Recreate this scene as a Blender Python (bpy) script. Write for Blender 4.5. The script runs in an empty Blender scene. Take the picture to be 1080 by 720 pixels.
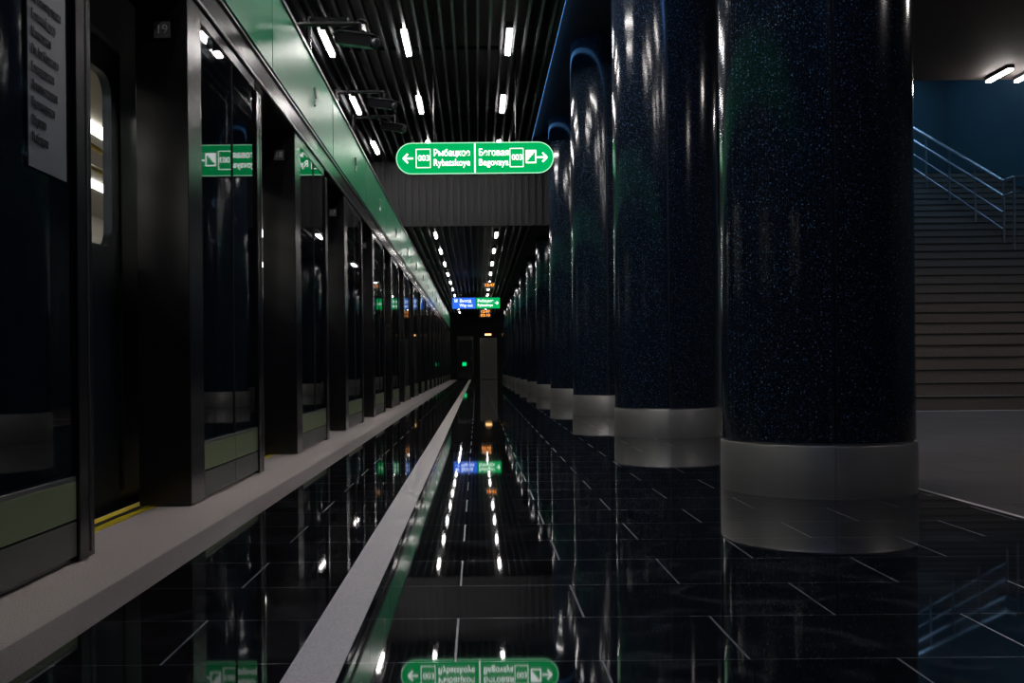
import bpy, math, random
from mathutils import Vector, Matrix
random.seed(3)
S = bpy.context.scene
COL = S.collection
H = 0.6      # camera height
YE = 48.0    # end of platform
YB = -5.0    # behind the camera

# ------------------------------------------------------------ materials
def new_mat(name):
    m = bpy.data.materials.new(name); m.use_nodes = True
    nt = m.node_tree
    return m, nt, nt.nodes.get('Principled BSDF')
def pmat(name, col, rough=0.5, metal=0.0, spec=0.5, ior=1.5, noise=None, bump=0.0):
    m, nt, b = new_mat(name)
    b.inputs['Base Color'].default_value = (*col, 1)
    b.inputs['Roughness'].default_value = rough
    b.inputs['Metallic'].default_value = metal
    b.inputs['Specular IOR Level'].default_value = spec
    b.inputs['IOR'].default_value = ior
    if noise:
        scale, c2, lo, hi = noise
        tc = nt.nodes.new('ShaderNodeTexCoord')
        n = nt.nodes.new('ShaderNodeTexNoise'); n.inputs['Scale'].default_value = scale
        n.inputs['Detail'].default_value = 6
        r = nt.nodes.new('ShaderNodeValToRGB')
        r.color_ramp.elements[0].position = lo; r.color_ramp.elements[1].position = hi
        r.color_ramp.elements[0].color = (*col, 1); r.color_ramp.elements[1].color = (*c2, 1)
        nt.links.new(tc.outputs['Object'], n.inputs['Vector'])
        nt.links.new(n.outputs['Fac'], r.inputs['Fac'])
        nt.links.new(r.outputs['Color'], b.inputs['Base Color'])
    return m
def emat(name, col, s):
    m, nt, b = new_mat(name)
    nt.nodes.remove(b)
    e = nt.nodes.new('ShaderNodeEmission')
    e.inputs['Color'].default_value = (*col, 1); e.inputs['Strength'].default_value = s
    nt.links.new(e.outputs[0], nt.nodes['Material Output'].inputs['Surface'])
    return m
def tilemat(name, c1, c2, cm, bw, rh, mortar, off, rough, spec=0.5, ior=1.5, vein=None, ys=1.0):
    m, nt, b = new_mat(name)
    tc = nt.nodes.new('ShaderNodeTexCoord')
    mp = nt.nodes.new('ShaderNodeMapping'); mp.inputs['Location'].default_value = (off[0], off[1]*ys, 0)
    mp.inputs['Scale'].default_value = (1, ys, 1)
    br = nt.nodes.new('ShaderNodeTexBrick')
    br.offset = 0.5; br.inputs['Scale'].default_value = 1
    br.inputs['Brick Width'].default_value = bw; br.inputs['Row Height'].default_value = rh*ys
    br.inputs['Mortar Size'].default_value = mortar; br.inputs['Mortar Smooth'].default_value = 0.0
    br.inputs['Color1'].default_value = (*c1, 1); br.inputs['Color2'].default_value = (*c2, 1)
    br.inputs['Mortar'].default_value = (*cm, 1)
    nt.links.new(tc.outputs['Object'], mp.inputs['Vector'])
    nt.links.new(mp.outputs['Vector'], br.inputs['Vector'])
    out = br.outputs['Color']
    if vein:
        n = nt.nodes.new('ShaderNodeTexNoise'); n.inputs['Scale'].default_value = 5
        n.inputs['Detail'].default_value = 9; n.inputs['Distortion'].default_value = 1.5
        r = nt.nodes.new('ShaderNodeValToRGB')
        r.color_ramp.elements[0].position = 0.5; r.color_ramp.elements[1].position = 0.8
        r.color_ramp.elements[0].color = (0, 0, 0, 1); r.color_ramp.elements[1].color = (*vein, 1)
        nt.links.new(tc.outputs['Object'], n.inputs['Vector'])
        nt.links.new(n.outputs['Fac'], r.inputs['Fac'])
        mx = nt.nodes.new('ShaderNodeMix'); mx.data_type = 'RGBA'; mx.blend_type = 'ADD'
        mx.inputs['Factor'].default_value = 1
        nt.links.new(out, mx.inputs['A']); nt.links.new(r.outputs['Color'], mx.inputs['B'])
        out = mx.outputs['Result']
    nt.links.new(out, b.inputs['Base Color'])
    mr = nt.nodes.new('ShaderNodeMapRange')
    mr.inputs['To Min'].default_value = rough; mr.inputs['To Max'].default_value = max(rough,0.35)
    nt.links.new(br.outputs['Fac'], mr.inputs['Value'])
    nt.links.new(mr.outputs['Result'], b.inputs['Roughness'])
    b.inputs['Specular IOR Level'].default_value = spec
    b.inputs['IOR'].default_value = ior
    return m

M_floor = tilemat('polished_black_granite', (.0050,.0050,.0062), (.0085,.0085,.010), (.12,.12,.125), .6, .353, .0025,
                  (.05, -.262), .026, spec=.5, ior=1.60, vein=(.030,.030,.034), ys=3.0)
M_hallfloor = tilemat('matte_grey_tile', (.085,.066,.060), (.10,.080,.072), (.03,.027,.025), .9, .6, .005, (0,0), .65, spec=.15)
M_strip = pmat('grey_granite_edge', (.36,.32,.31), .5, noise=(200,(.62,.56,.54),.35,.65))
M_strip2 = pmat('grey_granite_border', (.19,.17,.17), .35, noise=(200,(.34,.30,.30),.35,.65))
M_line = pmat('pale_guide_stone', (.56,.50,.465), .6, noise=(260,(.80,.73,.68),.35,.65))
M_yellow = pmat('yellow_paint', (.75,.58,.02), .5)
M_black = pmat('black_gloss_metal', (.011,.010,.013), .22, spec=.6)
M_blackm = pmat('black_matte', (.010,.010,.012), .6)
M_slat = pmat('slat_grey_metal', (.045,.045,.05), .5, metal=.2)
M_bulk = pmat('bulkhead_ribs', (.010,.010,.012), .6)
M_trim = pmat('aluminium_trim', (.28,.29,.30), .35, metal=.9)
M_steel = pmat('brushed_steel', (.33,.32,.315), .40, metal=.75, noise=(3,(.42,.41,.40),.3,.7))
M_rail = pmat('handrail_steel', (.30,.33,.38), .3, metal=.9)
M_greenband = pmat('green_fascia', (.035,.34,.16), .30, spec=.35)
M_panelg = pmat('grey_green_panel', (.21,.265,.14), .4)
M_panelk = pmat('grey_panel', (.11,.12,.11), .4)
M_train = pmat('train_skin', (.035,.045,.06), .3, metal=.5)
M_inter = pmat('train_interior', (.40,.38,.35), .6)
M_stair = pmat('stair_granite', (.16,.138,.128), .5, noise=(60,(.21,.185,.17),.35,.65))
M_stairn = pmat('stair_nosing', (.03,.027,.026), .5)
M_wallblue = pmat('blue_wall_panel', (.026,.058,.078), .4, noise=(1.2,(.032,.07,.092),.3,.7))
M_ceilhall = pmat('hall_ceiling', (.085,.070,.066), .7)
M_concrete = pmat('tunnel_concrete', (.02,.02,.022), .8)
M_plate = pmat('number_plate', (.14,.14,.145), .4)
M_white = pmat('white_print', (.8,.8,.82), .5)
M_paper = pmat('info_sheet', (.15,.155,.175), .4)
M_ink = pmat('dark_ink', (.012,.012,.02), .5)
M_greydoor = pmat('grey_door', (.24,.235,.22), .4)
M_pole = pmat('yellow_handrail', (.85,.62,.15), .3)
E_lamp = emat('lamp_white', (1.0,.95,.92), 78)
E_lampf = emat('lamp_white_low', (1.0,.95,.92), 36)
E_hall = emat('lamp_hall', (1.0,.93,.88), 85)
E_train = emat('train_lamp', (1.0,.88,.70), 10)
E_blue = emat('lamp_blue', (.35,.66,1.0), 26)
E_fill = emat('fill_blue', (.15,.40,1.0), 15)  # glow of the strip added to brighten the column fronts
E_fill2 = emat('fill_blue_soft', (.15,.45,1.0), 2.2)  # glow of the hidden strip added to brighten the column tops
E_green = emat('sign_green', (.0,.38,.10), 1.2)
E_rim = emat('sign_rim', (.35,.8,.5), 1.3)
E_signw = emat('sign_white', (.95,1,.97), 2.0)
E_sblue = emat('sign_blue', (.02,.11,.60), 1.6)
E_orange = emat('led_orange', (1.0,.30,.03), 3)
E_warm = emat('lamp_warm', (1.0,.55,.2), 3)
E_exit = emat('exit_green', (.0,.6,.15), 1.2)

def glassmat(name, mix, tint, ior=1.6):
    m, nt, b = new_mat(name)
    b.inputs['Base Color'].default_value = (.006,.007,.011,1)
    b.inputs['Roughness'].default_value = .02
    b.inputs['IOR'].default_value = ior
    t = nt.nodes.new('ShaderNodeBsdfTransparent'); t.inputs[0].default_value = (*tint,1)
    mx = nt.nodes.new('ShaderNodeMixShader'); mx.inputs[0].default_value = mix
    nt.links.new(b.outputs[0], mx.inputs[1]); nt.links.new(t.outputs[0], mx.inputs[2])
    nt.links.new(mx.outputs[0], nt.nodes['Material Output'].inputs['Surface'])
    return m
M_glass = glassmat('tinted_door_glass', .30, (.6,.7,.8), 1.95)
M_clear = glassmat('train_window_glass', .8, (.9,.95,1))

def granitemat():
    m, nt, b = new_mat('navy_speckled_granite')
    tc = nt.nodes.new('ShaderNodeTexCoord')
    last=None
    for sc,amp in ((85,.75),(150,.55)):
        v = nt.nodes.new('ShaderNodeTexVoronoi'); v.inputs['Scale'].default_value = sc
        nt.links.new(tc.outputs['Object'], v.inputs['Vector'])
        lt = nt.nodes.new('ShaderNodeMapRange'); lt.inputs['From Min'].default_value = .32; lt.inputs['From Max'].default_value = .16
        nt.links.new(v.outputs['Distance'], lt.inputs['Value'])
        sp = nt.nodes.new('ShaderNodeSeparateColor'); nt.links.new(v.outputs['Color'], sp.inputs[0])
        pw = nt.nodes.new('ShaderNodeMath'); pw.operation = 'POWER'; pw.inputs[1].default_value = 3.5
        nt.links.new(sp.outputs[0], pw.inputs[0])
        mu = nt.nodes.new('ShaderNodeMath'); mu.operation = 'MULTIPLY'
        nt.links.new(lt.outputs['Result'], mu.inputs[0]); nt.links.new(pw.outputs[0], mu.inputs[1])
        m2 = nt.nodes.new('ShaderNodeMath'); m2.operation = 'MULTIPLY'; m2.inputs[1].default_value = amp
        nt.links.new(mu.outputs[0], m2.inputs[0])
        if last is None: last=m2
        else:
            ad = nt.nodes.new('ShaderNodeMath'); ad.operation='ADD'; ad.use_clamp=True
            nt.links.new(last.outputs[0], ad.inputs[0]); nt.links.new(m2.outputs[0], ad.inputs[1]); last=ad
    mx = nt.nodes.new('ShaderNodeMix'); mx.data_type = 'RGBA'
    mx.inputs['A'].default_value = (.0052,.0095,.0185,1); mx.inputs['B'].default_value = (.24,.40,.60,1)
    nt.links.new(last.outputs[0], mx.inputs['Factor'])
    nt.links.new(mx.outputs['Result'], b.inputs['Base Color'])
    b.inputs['Roughness'].default_value = .13
    b.inputs['IOR'].default_value = 1.45
    return m
M_granite = granitemat()

# ------------------------------------------------------------ mesh helper
class MB:
    def __init__(s): s.v=[]; s.f=[]; s.m=[]; s.mats=[]
    def mi(s, m):
        if m not in s.mats: s.mats.append(m)
        return s.mats.index(m)
    def box(s, x0,x1,y0,y1,z0,z1, m):
        b=len(s.v)
        s.v += [(x0,y0,z0),(x1,y0,z0),(x1,y1,z0),(x0,y1,z0),(x0,y0,z1),(x1,y0,z1),(x1,y1,z1),(x0,y1,z1)]
        for f in [(0,3,2,1),(4,5,6,7),(0,1,5,4),(1,2,6,5),(2,3,7,6),(3,0,4,7)]:
            s.f.append(tuple(b+i for i in f)); s.m.append(s.mi(m))
        return s
    def cyl(s, p0, p1, r, m, n=12, r1=None):
        p0=Vector(p0); p1=Vector(p1); r1 = r if r1 is None else r1
        d=(p1-p0).normalized()
        a=Vector((0,0,1)) if abs(d.z)<.9 else Vector((1,0,0))
        u=d.cross(a).normalized(); w=d.cross(u)
        b=len(s.v)
        for p,rr in ((p0,r),(p1,r1)):
            for i in range(n):
                t=2*math.pi*i/n
                s.v.append(tuple(p+u*math.cos(t)*rr+w*math.sin(t)*rr))
        k=s.mi(m)
        for i in range(n):
            j=(i+1)%n; s.f.append((b+i,b+j,b+n+j,b+n+i)); s.m.append(k)
        s.f.append(tuple(b+i for i in reversed(range(n)))); s.m.append(k)
        s.f.append(tuple(b+n+i for i in range(n))); s.m.append(k)
        return s
    def prism_y(s, pts, y0, y1, m, mfront=None):
        n=len(pts); b=len(s.v)
        for y in (y0,y1):
            for (x,z) in pts: s.v.append((x,y,z))
        k=s.mi(m); kf=s.mi(mfront or m)
        for i in range(n):
            j=(i+1)%n; s.f.append((b+i,b+j,b+n+j,b+n+i)); s.m.append(k)
        s.f.append(tuple(b+i for i in range(n))); s.m.append(kf)
        s.f.append(tuple(b+n+i for i in reversed(range(n)))); s.m.append(kf)
        return s
    def mesh(s, name):
        me=bpy.data.meshes.new(name); me.from_pydata(s.v,[],s.f)
        for m in s.mats: me.materials.append(m)
        for p,k in zip(me.polygons,s.m): p.material_index=k
        import bmesh
        bm=bmesh.new(); bm.from_mesh(me); bmesh.ops.recalc_face_normals(bm,faces=bm.faces); bm.to_mesh(me); bm.free()
        me.update(); return me
    def build(s, name, loc=(0,0,0), bevel=0, parent=None):
        return place(name, s.mesh(name), loc, bevel, parent)
def place(name, me, loc=(0,0,0), bevel=0, parent=None):
    o=bpy.data.objects.new(name, me); o.location=loc; COL.objects.link(o)
    if bevel:
        md=o.modifiers.new('bevel','BEVEL'); md.width=bevel; md.segments=2; md.limit_method='ANGLE'
    if parent: o.parent=parent
    return o
def stadium(cx, cz, w, h, n=16):
    r=h/2; pts=[]
    for i in range(n+1):
        t=-math.pi/2+math.pi*i/n; pts.append((cx+w/2-r+r*math.cos(t), cz+r*math.sin(t)))
    for i in range(n+1):
        t=math.pi/2+math.pi*i/n; pts.append((cx-w/2+r+r*math.cos(t), cz+r*math.sin(t)))
    return pts
def empty(name, loc):
    e=bpy.data.objects.new(name,None); e.location=loc; e.empty_display_size=.2; COL.objects.link(e); return e
def text(name, body, loc, size, mat, parent=None, rot=(math.pi/2,0,0), width=None, align='LEFT', ext=.001, line=1.0):
    c=bpy.data.curves.new(name,'FONT'); c.body=body; c.size=size; c.extrude=ext; c.space_line=line
    c.align_x=align; c.align_y='CENTER'; c.materials.append(mat)
    o=bpy.data.objects.new(name,c); COL.objects.link(o); o.location=loc; o.rotation_euler=rot
    if parent: o.parent=parent
    if width:
        bpy.context.view_layer.update()
        w=o.dimensions.x
        if w>0: o.scale.x=width/w
    return o

# ------------------------------------------------------------ floors
XD=-1.26      # platform screen door front plane
XW=11.4       # far right wall
MB().box(-.91,2.09,YB,YE,-.2,0,M_floor).build('floor')
MB().box(-1.03,-.91,YB,YE,-.2,0,M_strip2).build('trim_1')
MB().box(-1.55,-1.03,YB,YE,-.2,0,M_strip).build('trim_2')
MB().box(-1.54,-1.42,YB,YE,0,.002,M_yellow).box(-1.495,-1.465,YB,YE,.002,.003,M_blackm).build('yellow_safety_line')
MB().box(-.382,-.276,YB,YE,0,.002,M_line).build('guide_line')
MB().box(2.09,2.115,YB,YE,-.2,0.0,M_line).build('trim_3')
MB().box(2.115,XW,YB,YE,-.2,0,M_hallfloor).build('floor_hall')
MB().box(-5.5,-1.57,YB,YE,-1.4,-1.2,M_concrete).box(-1.57,-1.551,YB,YE,-1.4,-.2,M_concrete).build('floor_track_bed')
# walls
MB().box(-5.7,-5.5,YB,YE,-1.4,5.2,M_concrete).build('wall_left')
MB().box(-5.7,XW+.2,YB-.2,YB,-1.4,8,M_concrete).build('wall_back')
MB().box(-5.5,4.3,YE,YE+.2,-1.4,5.2,M_concrete).build('wall_end')
MB().box(XW,XW+.2,YB,24.2,0,8,M_wallblue).build('wall_right')

# ------------------------------------------------------------ columns
def column_mesh(ztop):
    R=.445; angs=[]; n=96
    seams=[math.radians(-90-8), math.radians(90-8)]
    for i in range(n): angs.append((2*math.pi*i/n,0))
    for s_ in seams:
        s_%=2*math.pi
        angs=[a for a in angs if abs((a[0]-s_+math.pi)%(2*math.pi)-math.pi)>math.radians(1.6)]
        w=math.radians(.7)
        angs += [(s_-w*1.3,0),(s_-w,1),(s_+w,1),(s_+w*1.3,0)]
    angs=sorted(((a%(2*math.pi)),g) for a,g in angs)
    v=[];f=[];m=[]
    N=len(angs)
    def ring(z,r,groove):
        b=len(v)
        for a,g in angs:
            rr=r-(groove if g else 0); v.append((rr*math.cos(a),rr*math.sin(a),z))
        return b
    rings=[(0,.452,.003,1),(.228,.452,.003,1),(.235,.449,.003,1),(.236,.436,.003,1),(.245,.436,.003,0),(.246,R,.014,0),(ztop,R,.014,0)]
    bs=[ring(z,r,g) for z,r,g,_ in rings]
    for k in range(len(bs)-1):
        for i in range(N):
            j=(i+1)%N; f.append((bs[k]+i,bs[k]+j,bs[k+1]+j,bs[k+1]+i))
            if k>=5: m.append(2 if (angs[i][1] or angs[j][1]) else 0)
            else: m.append(1)
    f.append(tuple(bs[-1]+i for i in range(N))); m.append(0)
    for a in (-104,-92,-15,15,75,89,160,200):
        t=math.radians(a)
        for z in (.04,.19):
            b1=len(v); c=Vector((math.cos(t)*.4525,math.sin(t)*.4525,z)); tv=Vector((-math.sin(t),math.cos(t),0)); nv=Vector((math.cos(t),math.sin(t),0))
            for i in range(8):
                p=c+tv*.005*math.cos(i*math.pi/4)+Vector((0,0,.005*math.sin(i*math.pi/4))); v.append(tuple(p))
            v.append(tuple(c+nv*.003))
            for i in range(8): f.append((b1+i,b1+(i+1)%8,b1+8)); m.append(1)
    me=bpy.data.meshes.new('granite_column'); me.from_pydata(v,[],f)
    for x in (M_granite,M_steel,M_blackm): me.materials.append(x)
    for p,k in zip(me.polygons,m): p.material_index=k; p.use_smooth=True
    try:
        me.set_sharp_from_angle(angle=math.radians(30))
    except Exception: pass
    return me
YB2=17.5      # start of the lower ceiling
cm=column_mesh(4.6); cm2=column_mesh(3.2)
XC=1.643; Y0=4.83; SP=3.8
for i in range(-2,12):
    y=Y0+SP*i
    if y>YE-1: continue
    place('granite_column', cm if y<YB2 else cm2, (XC,y,0))

# ------------------------------------------------------------ ceiling
MB().box(-5.5,XC+.6,YB,YB2+.1,4.95,5.15,M_blackm).build('ceiling')
MB().box(1.0,2.5,YB,YB2,4.6,4.95,M_blackm).box(.93,1.0,YB,YB2,4.60,4.95,M_slat).build('ceiling_beam')
MB().box(-5.5,4.3,YB2+.1,YE,3.5,3.7,M_blackm).box(1.0,4.3,YB2+.1,YE,3.2,3.5,M_blackm).build('ceiling_low')
MB().box(2.5,XW,YB,12.70,4.2,4.4,M_ceilhall).build('ceiling_hall')
b=MB()
b.box(-3.2,4.3,YB2,YB2+.1,3.08,4.95,M_blackm)
x=-3.2
while x<2.3:
    b.box(x,x+.05,YB2-.05,YB2,3.08,4.95,M_bulk); x+=.12
b.build('ceiling_bulkhead')
b=MB(); x=-2.7
while x<.9:
    b.box(x,x+.03,YB,YB2-.08,4.2,4.30,M_slat); x+=.13
for y in [YB+1+2.6*i for i in range(9)]:
    if y<YB2-.2: b.box(-2.7,.92,y,y+.04,4.30,4.34,M_blackm)
b.build('ceiling_slats')
b=MB(); x=-2.7
while x<.95:
    b.box(x,x+.03,YB2+.12,YE-.02,3.08,3.16,M_slat); x+=.13
b.build('ceiling_slats')
# lamps
b=MB()
for lx in (.385,-.745,-1.62):
    y=3.2
    while y<YB2-1:
        b.box(lx-.04,lx+.04,y-.43,y+.43,4.195,4.26,M_blackm); b.box(lx-.025,lx+.025,y-.42,y+.42,4.17,4.195,E_lamp); y+=2.6
    y=18.6
    while y<YE-1:
        b.box(lx-.04,lx+.04,y-.33,y+.33,3.075,3.14,M_blackm); b.box(lx-.020,lx+.020,y-.32,y+.32,3.05,3.075,E_lampf); y+=2.6
b.build('ceiling_strip_lights')
b=MB()
for yy in (2.5,7.3,12.05):  # the two nearer pairs are added out of view to light the columns
    for lx in (6.5,6.86):
        b.box(lx-.04,lx+.04,yy,yy+.55,4.155,4.199,M_blackm); b.box(lx-.03,lx+.03,yy+.01,yy+.54,4.135,4.155,E_hall)
b.build('hall_strip_lights')
# Added unseen blue strips to light the columns: open downwards at the near end, side-facing strip further along
MB().box(.94,.99,YB+.2,8.4,4.53,4.57,E_fill).box(.935,.995,YB+.2,8.4,4.57,4.595,M_blackm)\
    .box(.93,.985,8.5,17.3,4.50,4.595,M_slat).box(.985,.992,8.5,17.3,4.52,4.58,E_fill2).build('column_fill_light')

# ------------------------------------------------------------ platform screen doors
P=2.585
def psd_mesh():
    b=MB(); X=XD
    b.box(X-.23,X,0.004,.22,0.004,2.265,M_black)
    L=1.455
    b.box(X-.05,X-.004,.22,L-.12,.27,2.2,M_glass)
    b.box(X-.05,X,.22,L-.12,2.2,2.265,M_black)
    b.box(X-.05,X,.22,L-.12,.255,.27,M_trim)
    b.box(X-.05,X,.22,.80,.135,.255,M_panelg); b.box(X-.05,X,.806,L-.12,.135,.255,M_panelg)
    b.box(X-.05,X,.22,.80,.02,.128,M_panelk); b.box(X-.05,X,.806,L-.12,.02,.128,M_panelk)
    b.box(X-.04,X-.01,.22,L-.12,0.004,.135,M_black)
    b.box(X-.06,X+.002,.80,.806,.27,2.2,M_blackm)
    b.box(X-.07,X+.01,L-.12,L,0.004,2.2,M_black)
    b.box(X-.02,X+.012,L-.045,L-.03,.02,2.18,M_blackm)
    b.box(X-.13,X-.09,.24,L-.02,.02,2.2,M_glass)
    b.box(X-.135,X-.085,L-.03,L+.02,.02,2.2,M_black)
    return b.mesh('platform_screen_door')
pm=psd_mesh()
Yp0=4.375
for i in range(-3,17):
    y=Yp0+P*i
    if y>YE-2: break
    o=place('platform_screen_door',pm,(0,y,0),.004)
    n=19-i
    MB().box(-1.405,-1.335,-.003,.006,2.06,2.13,M_plate).build('number_plate',(0,0,0),0,o)
    text('number_text',str(n),(-1.37,-.005,2.095),.055,M_white,o,align='CENTER')
# header
b=MB(); X=XD
b.box(X-.30,X,YB,YE,2.27,3.0,M_black)
b.box(X,X+.012,YB,YE,2.27,2.285,M_trim)
b.box(X,X+.012,YB,YE,2.42,2.435,M_trim)
b.box(X,X+.018,YB,YE,2.445,2.97,M_greenband)
b.box(X,X+.03,YB,YE,2.975,3.0,M_trim)
y=YB+.8
while y<YE:
    b.box(X,X+.0195,y,y+.006,2.445,2.97,M_blackm); y+=P
b.build('screen_door_header')
b=MB()
y=Yp0+.8
while y<YE-2:
    for s_ in (1,-1):
        b.cyl((X+.028,y,2.70),(X+.028,y-.07,2.70+.07*s_),.009,M_white,6)
    y+=P
b.build('fascia_arrows')
MB().box(X-.29,X-.12,YB,YE,3.001,3.03,M_blackm).box(X-.29,X-.28,YB,YE,3.03,3.07,M_blackm).box(X-.13,X-.12,YB,YE,3.03,3.07,M_blackm).build('cable_tray')

# info sheet on first glass
inf=empty('info_sheet',(X+.001,2.93,1.6))
MB().box(.0,.004,-.13,.13,-.42,.60,M_paper).build('sheet',(0,0,0),0,inf)
names="Беговая\nЗенит\nПриморская\nВасилеостровская\nГостиный двор\nМаяковская\nПл. Ал. Невского\nЕлизаровская\nЛомоносовская\nПролетарская\nОбухово\nРыбацкое"
text('station_list',names,(.006,-.11,-.06),.040,M_ink,inf,rot=(math.pi/2,0,math.pi/2),width=.20,line=1.25)

# ------------------------------------------------------------ train
def rrect(c, y0,y1,z0,z1,r):
    pts=[]; n=6
    for (cy,cz,a) in ((y1-r,z1-r,0),(y0+r,z1-r,90),(y0+r,z0+r,180),(y1-r,z0+r,270)):
        for i in range(n+1):
            t=math.radians(a+90*i/n); pts.append((cy+r*math.cos(t),cz+r*math.sin(t)))
    s=c.splines.new('POLY'); s.points.add(len(pts)-1); s.use_cyclic_u=True
    for p,(y,z) in zip(s.points,pts): p.co=(y,z,0,1)
tr=empty('subway_train',(0,0,0))
TX=-1.64
c=bpy.data.curves.new('train_side','CURVE'); c.dimensions='2D'; c.fill_mode='BOTH'; c.extrude=.02
rrect(c,YB+.1,YE-1.5,-.9,2.85,.05)
wins=[]
for i in range(-3,16):
    g=Yp0+P*i-1.12+.24
    wins += [(g+.10,g+.50,1.15,1.92),(g+.60,g+1.0,1.15,1.92),(g+1.40,g+2.3,1.15,1.92)]
wins=[w for w in wins if w[0]>YB+.4 and w[1]<YE-2]
for w in wins: rrect(c,*w,.09)
c.materials.append(M_train)
o=bpy.data.objects.new('side_panel',c); COL.objects.link(o); o.parent=tr
o.matrix_local=Matrix(((0,0,1,TX-.02),(1,0,0,0),(0,1,0,0),(0,0,0,1)))
b=MB()
for w in wins: b.box(TX-.03,TX-.022,w[0]-.01,w[1]+.01,w[2]-.01,w[3]+.01,M_clear)
for i in range(-2,15):
    g=Yp0+P*i-1.12+.24
    for yy in (g,g+.55,g+1.1): b.box(TX,TX+.006,yy-.006,yy+.006,.05,2.05,M_blackm)
    b.box(TX,TX+.01,g+.0,g+1.1,2.05,2.08,M_trim)
b.build('windows',parent=tr)
b=MB()
b.box(-4.35,-4.3,YB+.1,YE-1.5,-.9,2.85,M_train)
b.box(-4.3,TX-.045,YB+.1,YE-1.5,2.8,2.9,M_train)
b.box(-4.3,TX-.045,YB+.1,YE-1.5,-.05,.03,M_inter)
b.box(-4.29,-4.2,YB+.1,YE-1.5,.03,2.5,M_inter)
b.box(-4.29,TX-.045,YB+.1,YE-1.5,2.3,2.35,M_inter)
b.box(-4.3,TX-.045,YE-1.55,YE-1.5,-.9,2.8,M_train)
b.box(-2.7,-2.6,YB+.3,YE-2,2.27,2.3,E_train); b.box(-3.5,-3.4,YB+.3,YE-2,2.27,2.3,E_train)
b.box(-4.0,-1.9,YB+.3,YE-2,-1.15,-.9,M_blackm)
for zz in (1.95,1.82): b.cyl((-2.3,YB+.4,zz),(-2.3,YE-2.2,zz),.018,M_pole,10)
b.build('body',parent=tr)

# ------------------------------------------------------------ hanging signs
px=.01157
sg=empty('hanging_direction_sign',(0,12.1,3.14))
b=MB(); b.prism_y(stadium(0,0,1.92,.385),0,.10,M_black,E_rim)
b.prism_y(stadium(0,0,1.895,.36),-.004,.104,M_black,E_green)
for xx in (-.5,.5): b.cyl((xx,.05,.19),(xx,.05,1.80),.008,M_black,8)
b.build('board',parent=sg)
b=MB(); Yf=-.010
b.box(-.008,.008,Yf,-.004,-.178,.178,E_signw)
def arrow(b,cx,d):
    def bar(x0,z0,x1,z1,w=.011): b.cyl((x0,Yf,z0),(x1,Yf,z1),w,E_signw,8)
    bar(cx-.06*d,0,cx+.06*d,0); bar(cx+.06*d,0,cx+.005*d,.055); bar(cx+.06*d,0,cx+.005*d,-.055)
arrow(b,(433-503)*px,-1); arrow(b,(573.5-503)*px,1)
def rect_outline(b,x0,x1,z0,z1,w=.008):
    b.box(x0,x1,Yf,-.004,z1-w,z1,E_signw); b.box(x0,x1,Yf,-.004,z0,z0+w,E_signw)
    b.box(x0,x0+w,Yf,-.004,z0+w,z1-w,E_signw); b.box(x1-w,x1,Yf,-.004,z0+w,z1-w,E_signw)
for (u0,u1) in ((441,456.5),(539.5,554)):
    rect_outline(b,(u0-503)*px,(u1-503)*px,-.115,.115)
x0=(556.5-503)*px; x1=(567.5-503)*px
b.box(x0,x1,Yf,-.004,-.07,.09,E_signw)
for i in range(4):
    b.box(x0+.015+i*.024,x0+.015+(i+1)*.024,Yf-.003,Yf,-.055,-.055+.028*(i+1),E_green)
b.build('symbols',parent=sg)
for (u,w) in ((443,11.5),(541.5,10.5)):
    for dx in (0,.004):
        text('line_badge','003',((u-503)*px+dx,Yf-.001,0),.10,E_signw,sg,width=w*px)
for nm,tx,u,zz,wd in (('label_1','Рыбацкое',459,.060,38),('label_2','Rybatskoye',459,-.058,38),('label_3','Беговая',506.5,.060,31),('label_4','Begovaya',506.5,-.058,31)):
    for dx,dz in ((0,0),(.004,0),(.002,.003)):
        text(nm,tx,((u-503)*px+dx,Yf-dz*.3,zz+dz),.115,E_signw,sg,width=wd*px)

s2=empty('hanging_exit_sign',(-.01,33,2.72))
b=MB(); b.box(-.80,.80,0,.1,-.19,.19,M_black); b.box(-.79,-.01,-.004,0,-.18,.18,E_sblue); b.box(.01,.79,-.004,0,-.18,.18,E_green)
b.cyl((-.5,.05,.19),(-.5,.05,.36),.01,M_black,8); b.cyl((.5,.05,.19),(.5,.05,.36),.01,M_black,8)
b.build('board',parent=s2)
text('label_1','М  Выход\n     Way out',(-.72,-.008,0),.15,E_signw,s2,width=.60)
text('label_2','Рыбацкое\nRybatskoye',(.05,-.008,0),.14,E_signw,s2,width=.52)
b=MB()
for s_ in (1,-1): b.cyl((.74,-.006,0),(.68,-.006,.06*s_),.010,E_signw,6)
b.cyl((.62,-.006,0),(.74,-.006,0),.010,E_signw,6); b.build('arrow',parent=s2)

ld=empty('led_display',(.36,28,2.90))
b=MB(); b.box(-.20,.20,0,.12,-.09,.09,M_black); b.cyl((0,.06,.09),(0,.06,.18),.012,M_black,8); b.build('case',parent=ld)
text('time','12:47',(-.13,-.004,0),.11,E_orange,ld,width=.26)
ld=empty('led_display',(.36,40.9,2.80))
b=MB(); b.box(-.25,.25,0,.12,-.16,.16,M_black); b.cyl((0,.06,.16),(0,.06,.28),.012,M_black,8); b.build('case',parent=ld)
text('time','12:47\n03:10',(-.19,-.004,0),.15,E_orange,ld,width=.38)

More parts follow.
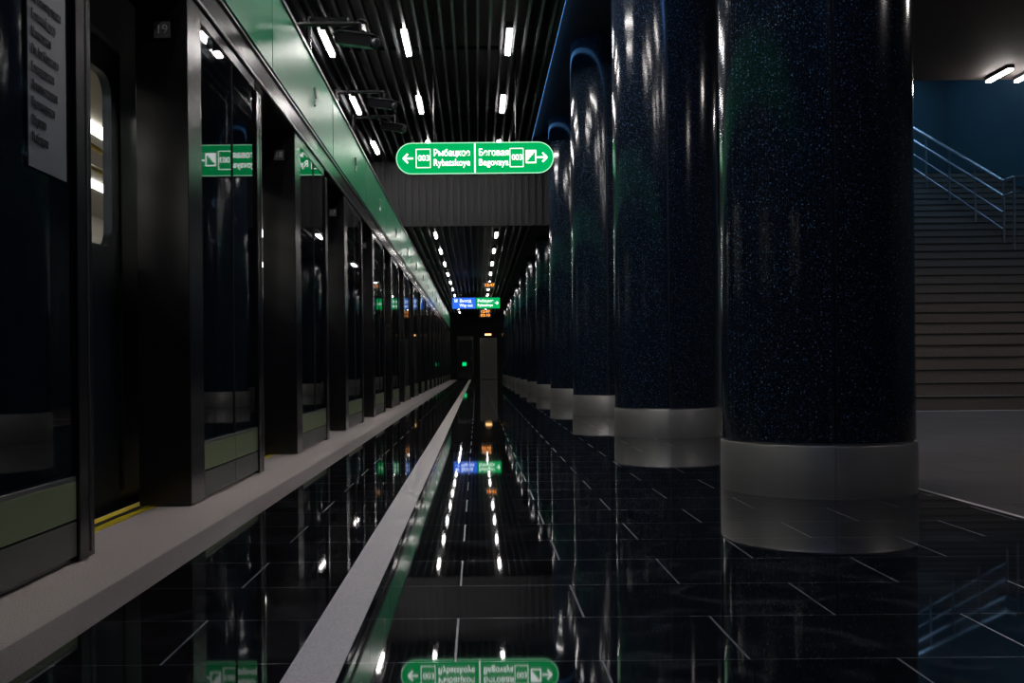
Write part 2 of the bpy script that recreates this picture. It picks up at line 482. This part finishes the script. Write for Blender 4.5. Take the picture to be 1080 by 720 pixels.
# end wall details
b=MB(); b.box(.2,.92,YE-.06,YE-.001,.02,1.95,M_greydoor); b.box(.15,.2,YE-.08,YE-.001,0,2.0,M_trim); b.box(.92,.97,YE-.08,YE-.001,0,2.0,M_trim); b.box(.15,.97,YE-.08,YE-.001,1.95,2.0,M_trim)
b.cyl((.28,YE-.1,.9),(.28,YE-.1,1.15),.015,M_steel,8); b.build('door_1')
b=MB(); b.box(-.95,-.15,YE-.06,YE-.001,.02,2.1,M_black); b.box(-.88,-.22,YE-.065,YE-.06,.4,1.9,M_blackm); b.cyl((-.26,YE-.1,.9),(-.26,YE-.1,1.1),.012,M_steel,8); b.build('door_2')
MB().box(-.70,-.50,YE-.12,YE-.07,.66,.84,E_exit).box(-.71,-.49,YE-.11,YE-.07,.64,.86,M_black).build('exit_light')
MB().box(.40,.70,YE-.14,YE-.09,2.12,2.20,E_warm).box(.32,.78,YE-.09,YE-.001,2.08,2.26,M_black).build('wall_lamp')

# ------------------------------------------------------------ CCTV cameras
def cctv(y,xb,z,yaw,sc=1.0):
    e=empty('security_camera',(0,y,0))
    b=MB()
    b.cyl((X-.05,0,3.02),(X-.05,0,z+.14),.02,M_black,10)
    b.cyl((X-.05,0,z+.12),(xb,0,z+.12),.016,M_black,10)
    b.cyl((xb,0,z+.13),(xb,0,z+.04),.014,M_black,10)
    b.box(X-.10,X,-.05,.05,3.001,3.02,M_black)
    b.build('bracket',parent=e)
    b=MB()
    b.box(-.19*sc,.13*sc,-.05*sc,.05*sc,-.045*sc,.045*sc,M_black)
    b.box(-.22*sc,.15*sc,-.06*sc,.06*sc,.045*sc,.055*sc,M_slat)
    b.cyl((.13*sc,0,0),(.16*sc,0,0),.038*sc,M_trim,16)
    b.cyl((.16*sc,0,0),(.165*sc,0,0),.03*sc,M_ink,16)
    o=b.build('housing',(xb,0,z),.006,e); o.rotation_euler=(0,math.radians(14),math.radians(yaw))
cctv(7.0,-.80,2.90,-25,.9); cctv(9.45,-.86,3.10,-30,.85); cctv(10.7,-.86,3.18,-30,.85); cctv(7.9,-1.0,3.25,150,.8)

# ------------------------------------------------------------ staircase
YS=12.6; R_=.17; T_=.34; NS=28
b=MB(); SX0,SX1=4.51,XW-.01
for i in range(NS):
    y0=YS+T_*i; z1=R_*(i+1)
    b.box(SX0,SX1,y0,y0+T_*(2 if i<NS-1 else 1),z1-R_,z1,M_stair)
    b.box(SX0,SX1,y0-.012,y0+.05,z1-.020,z1+.001,M_stairn)
b.box(SX0,SX1,YS+T_*NS,23.99,R_*NS-.17,R_*NS,M_stair)
b.build('staircase')
MB().box(2.13,XW,YS-.30,YS-.22,0,.002,M_line).build('trim_4')
MB().box(4.3,4.5,YS,24,0,7.6,M_wallblue).build('wall_stair')
MB().box(4.3,XW,24,24.2,0,7.6,M_wallblue).build('wall_stair_top')
MB().box(4.3,XW,12.70,24,7.6,7.8,M_concrete).build('ceiling_stairwell')
MB().box(4.5,XW,12.5,12.70,4.4,7.6,M_concrete).build('wall_stair_front')
# handrail
b=MB(); hx=9.5
def zs(y): return (y-YS)/T_*R_+R_*.5
ya,yb_=17.9,YS+T_*NS-.2
def zst(y): return R_*min(NS, int((y-YS)/T_)+1)+.002
for hh,r in ((1.12,.032),(.85,.026)):
    b.cyl((hx,ya,zs(ya)+hh),(hx,yb_,zs(yb_)+hh),r,M_rail,12)
    b.cyl((hx,yb_,zs(yb_)+hh),(hx,23.8,zs(yb_)+hh),r,M_rail,12)
    b.cyl((hx,ya,zs(ya)+hh),(hx,ya-.35,zs(ya)+hh),r,M_rail,12)
    b.cyl((hx,ya-.35,zs(ya)+hh),(hx+.9,ya-.35,zs(ya)+hh+.0),r,M_rail,12)
b.cyl((hx,ya,zs(ya)+.25),(hx,yb_,zs(yb_)+.25),.014,M_rail,8)
b.cyl((hx,ya,zs(ya)+.55),(hx,yb_,zs(yb_)+.55),.014,M_rail,8)
y=ya
while y<yb_+.1:
    b.cyl((hx,y,zst(y)),(hx,y,zs(y)+1.12),.022,M_rail,10); y+=T_*3
yy=ya-.35
for xx in (hx,hx+.9): b.cyl((xx,yy,zst(yy)),(xx,yy,zs(ya)+1.12),.022,M_rail,10)
b.build('stair_handrail')
b=MB()
for yy in (14.5,17.5,20.5,23):
    b.box(6,10.5,yy-.05,yy+.05,7.52,7.595,M_blackm); b.box(6.02,10.48,yy-.04,yy+.04,7.50,7.52,E_blue)
b.build('stairwell_strip_lights')

# ------------------------------------------------------------ world + camera
w=bpy.data.worlds.new('world'); S.world=w; w.use_nodes=True
w.node_tree.nodes['Background'].inputs[0].default_value=(.2,.35,.6,1)
w.node_tree.nodes['Background'].inputs[1].default_value=.02
cd=bpy.data.cameras.new('camera'); cd.lens=35; cd.sensor_width=36; cd.sensor_fit='HORIZONTAL'
cd.shift_x=37/1080; cd.shift_y=27/1080; cd.clip_start=.05; cd.clip_end=200
co=bpy.data.objects.new('camera',cd); COL.objects.link(co)
co.matrix_world=Matrix.Translation((0,0,H)) @ Matrix.Rotation(math.pi/2,4,'X') @ Matrix.Rotation(math.radians(-.55),4,'Z')
S.camera=co
S.view_settings.view_transform='Standard'
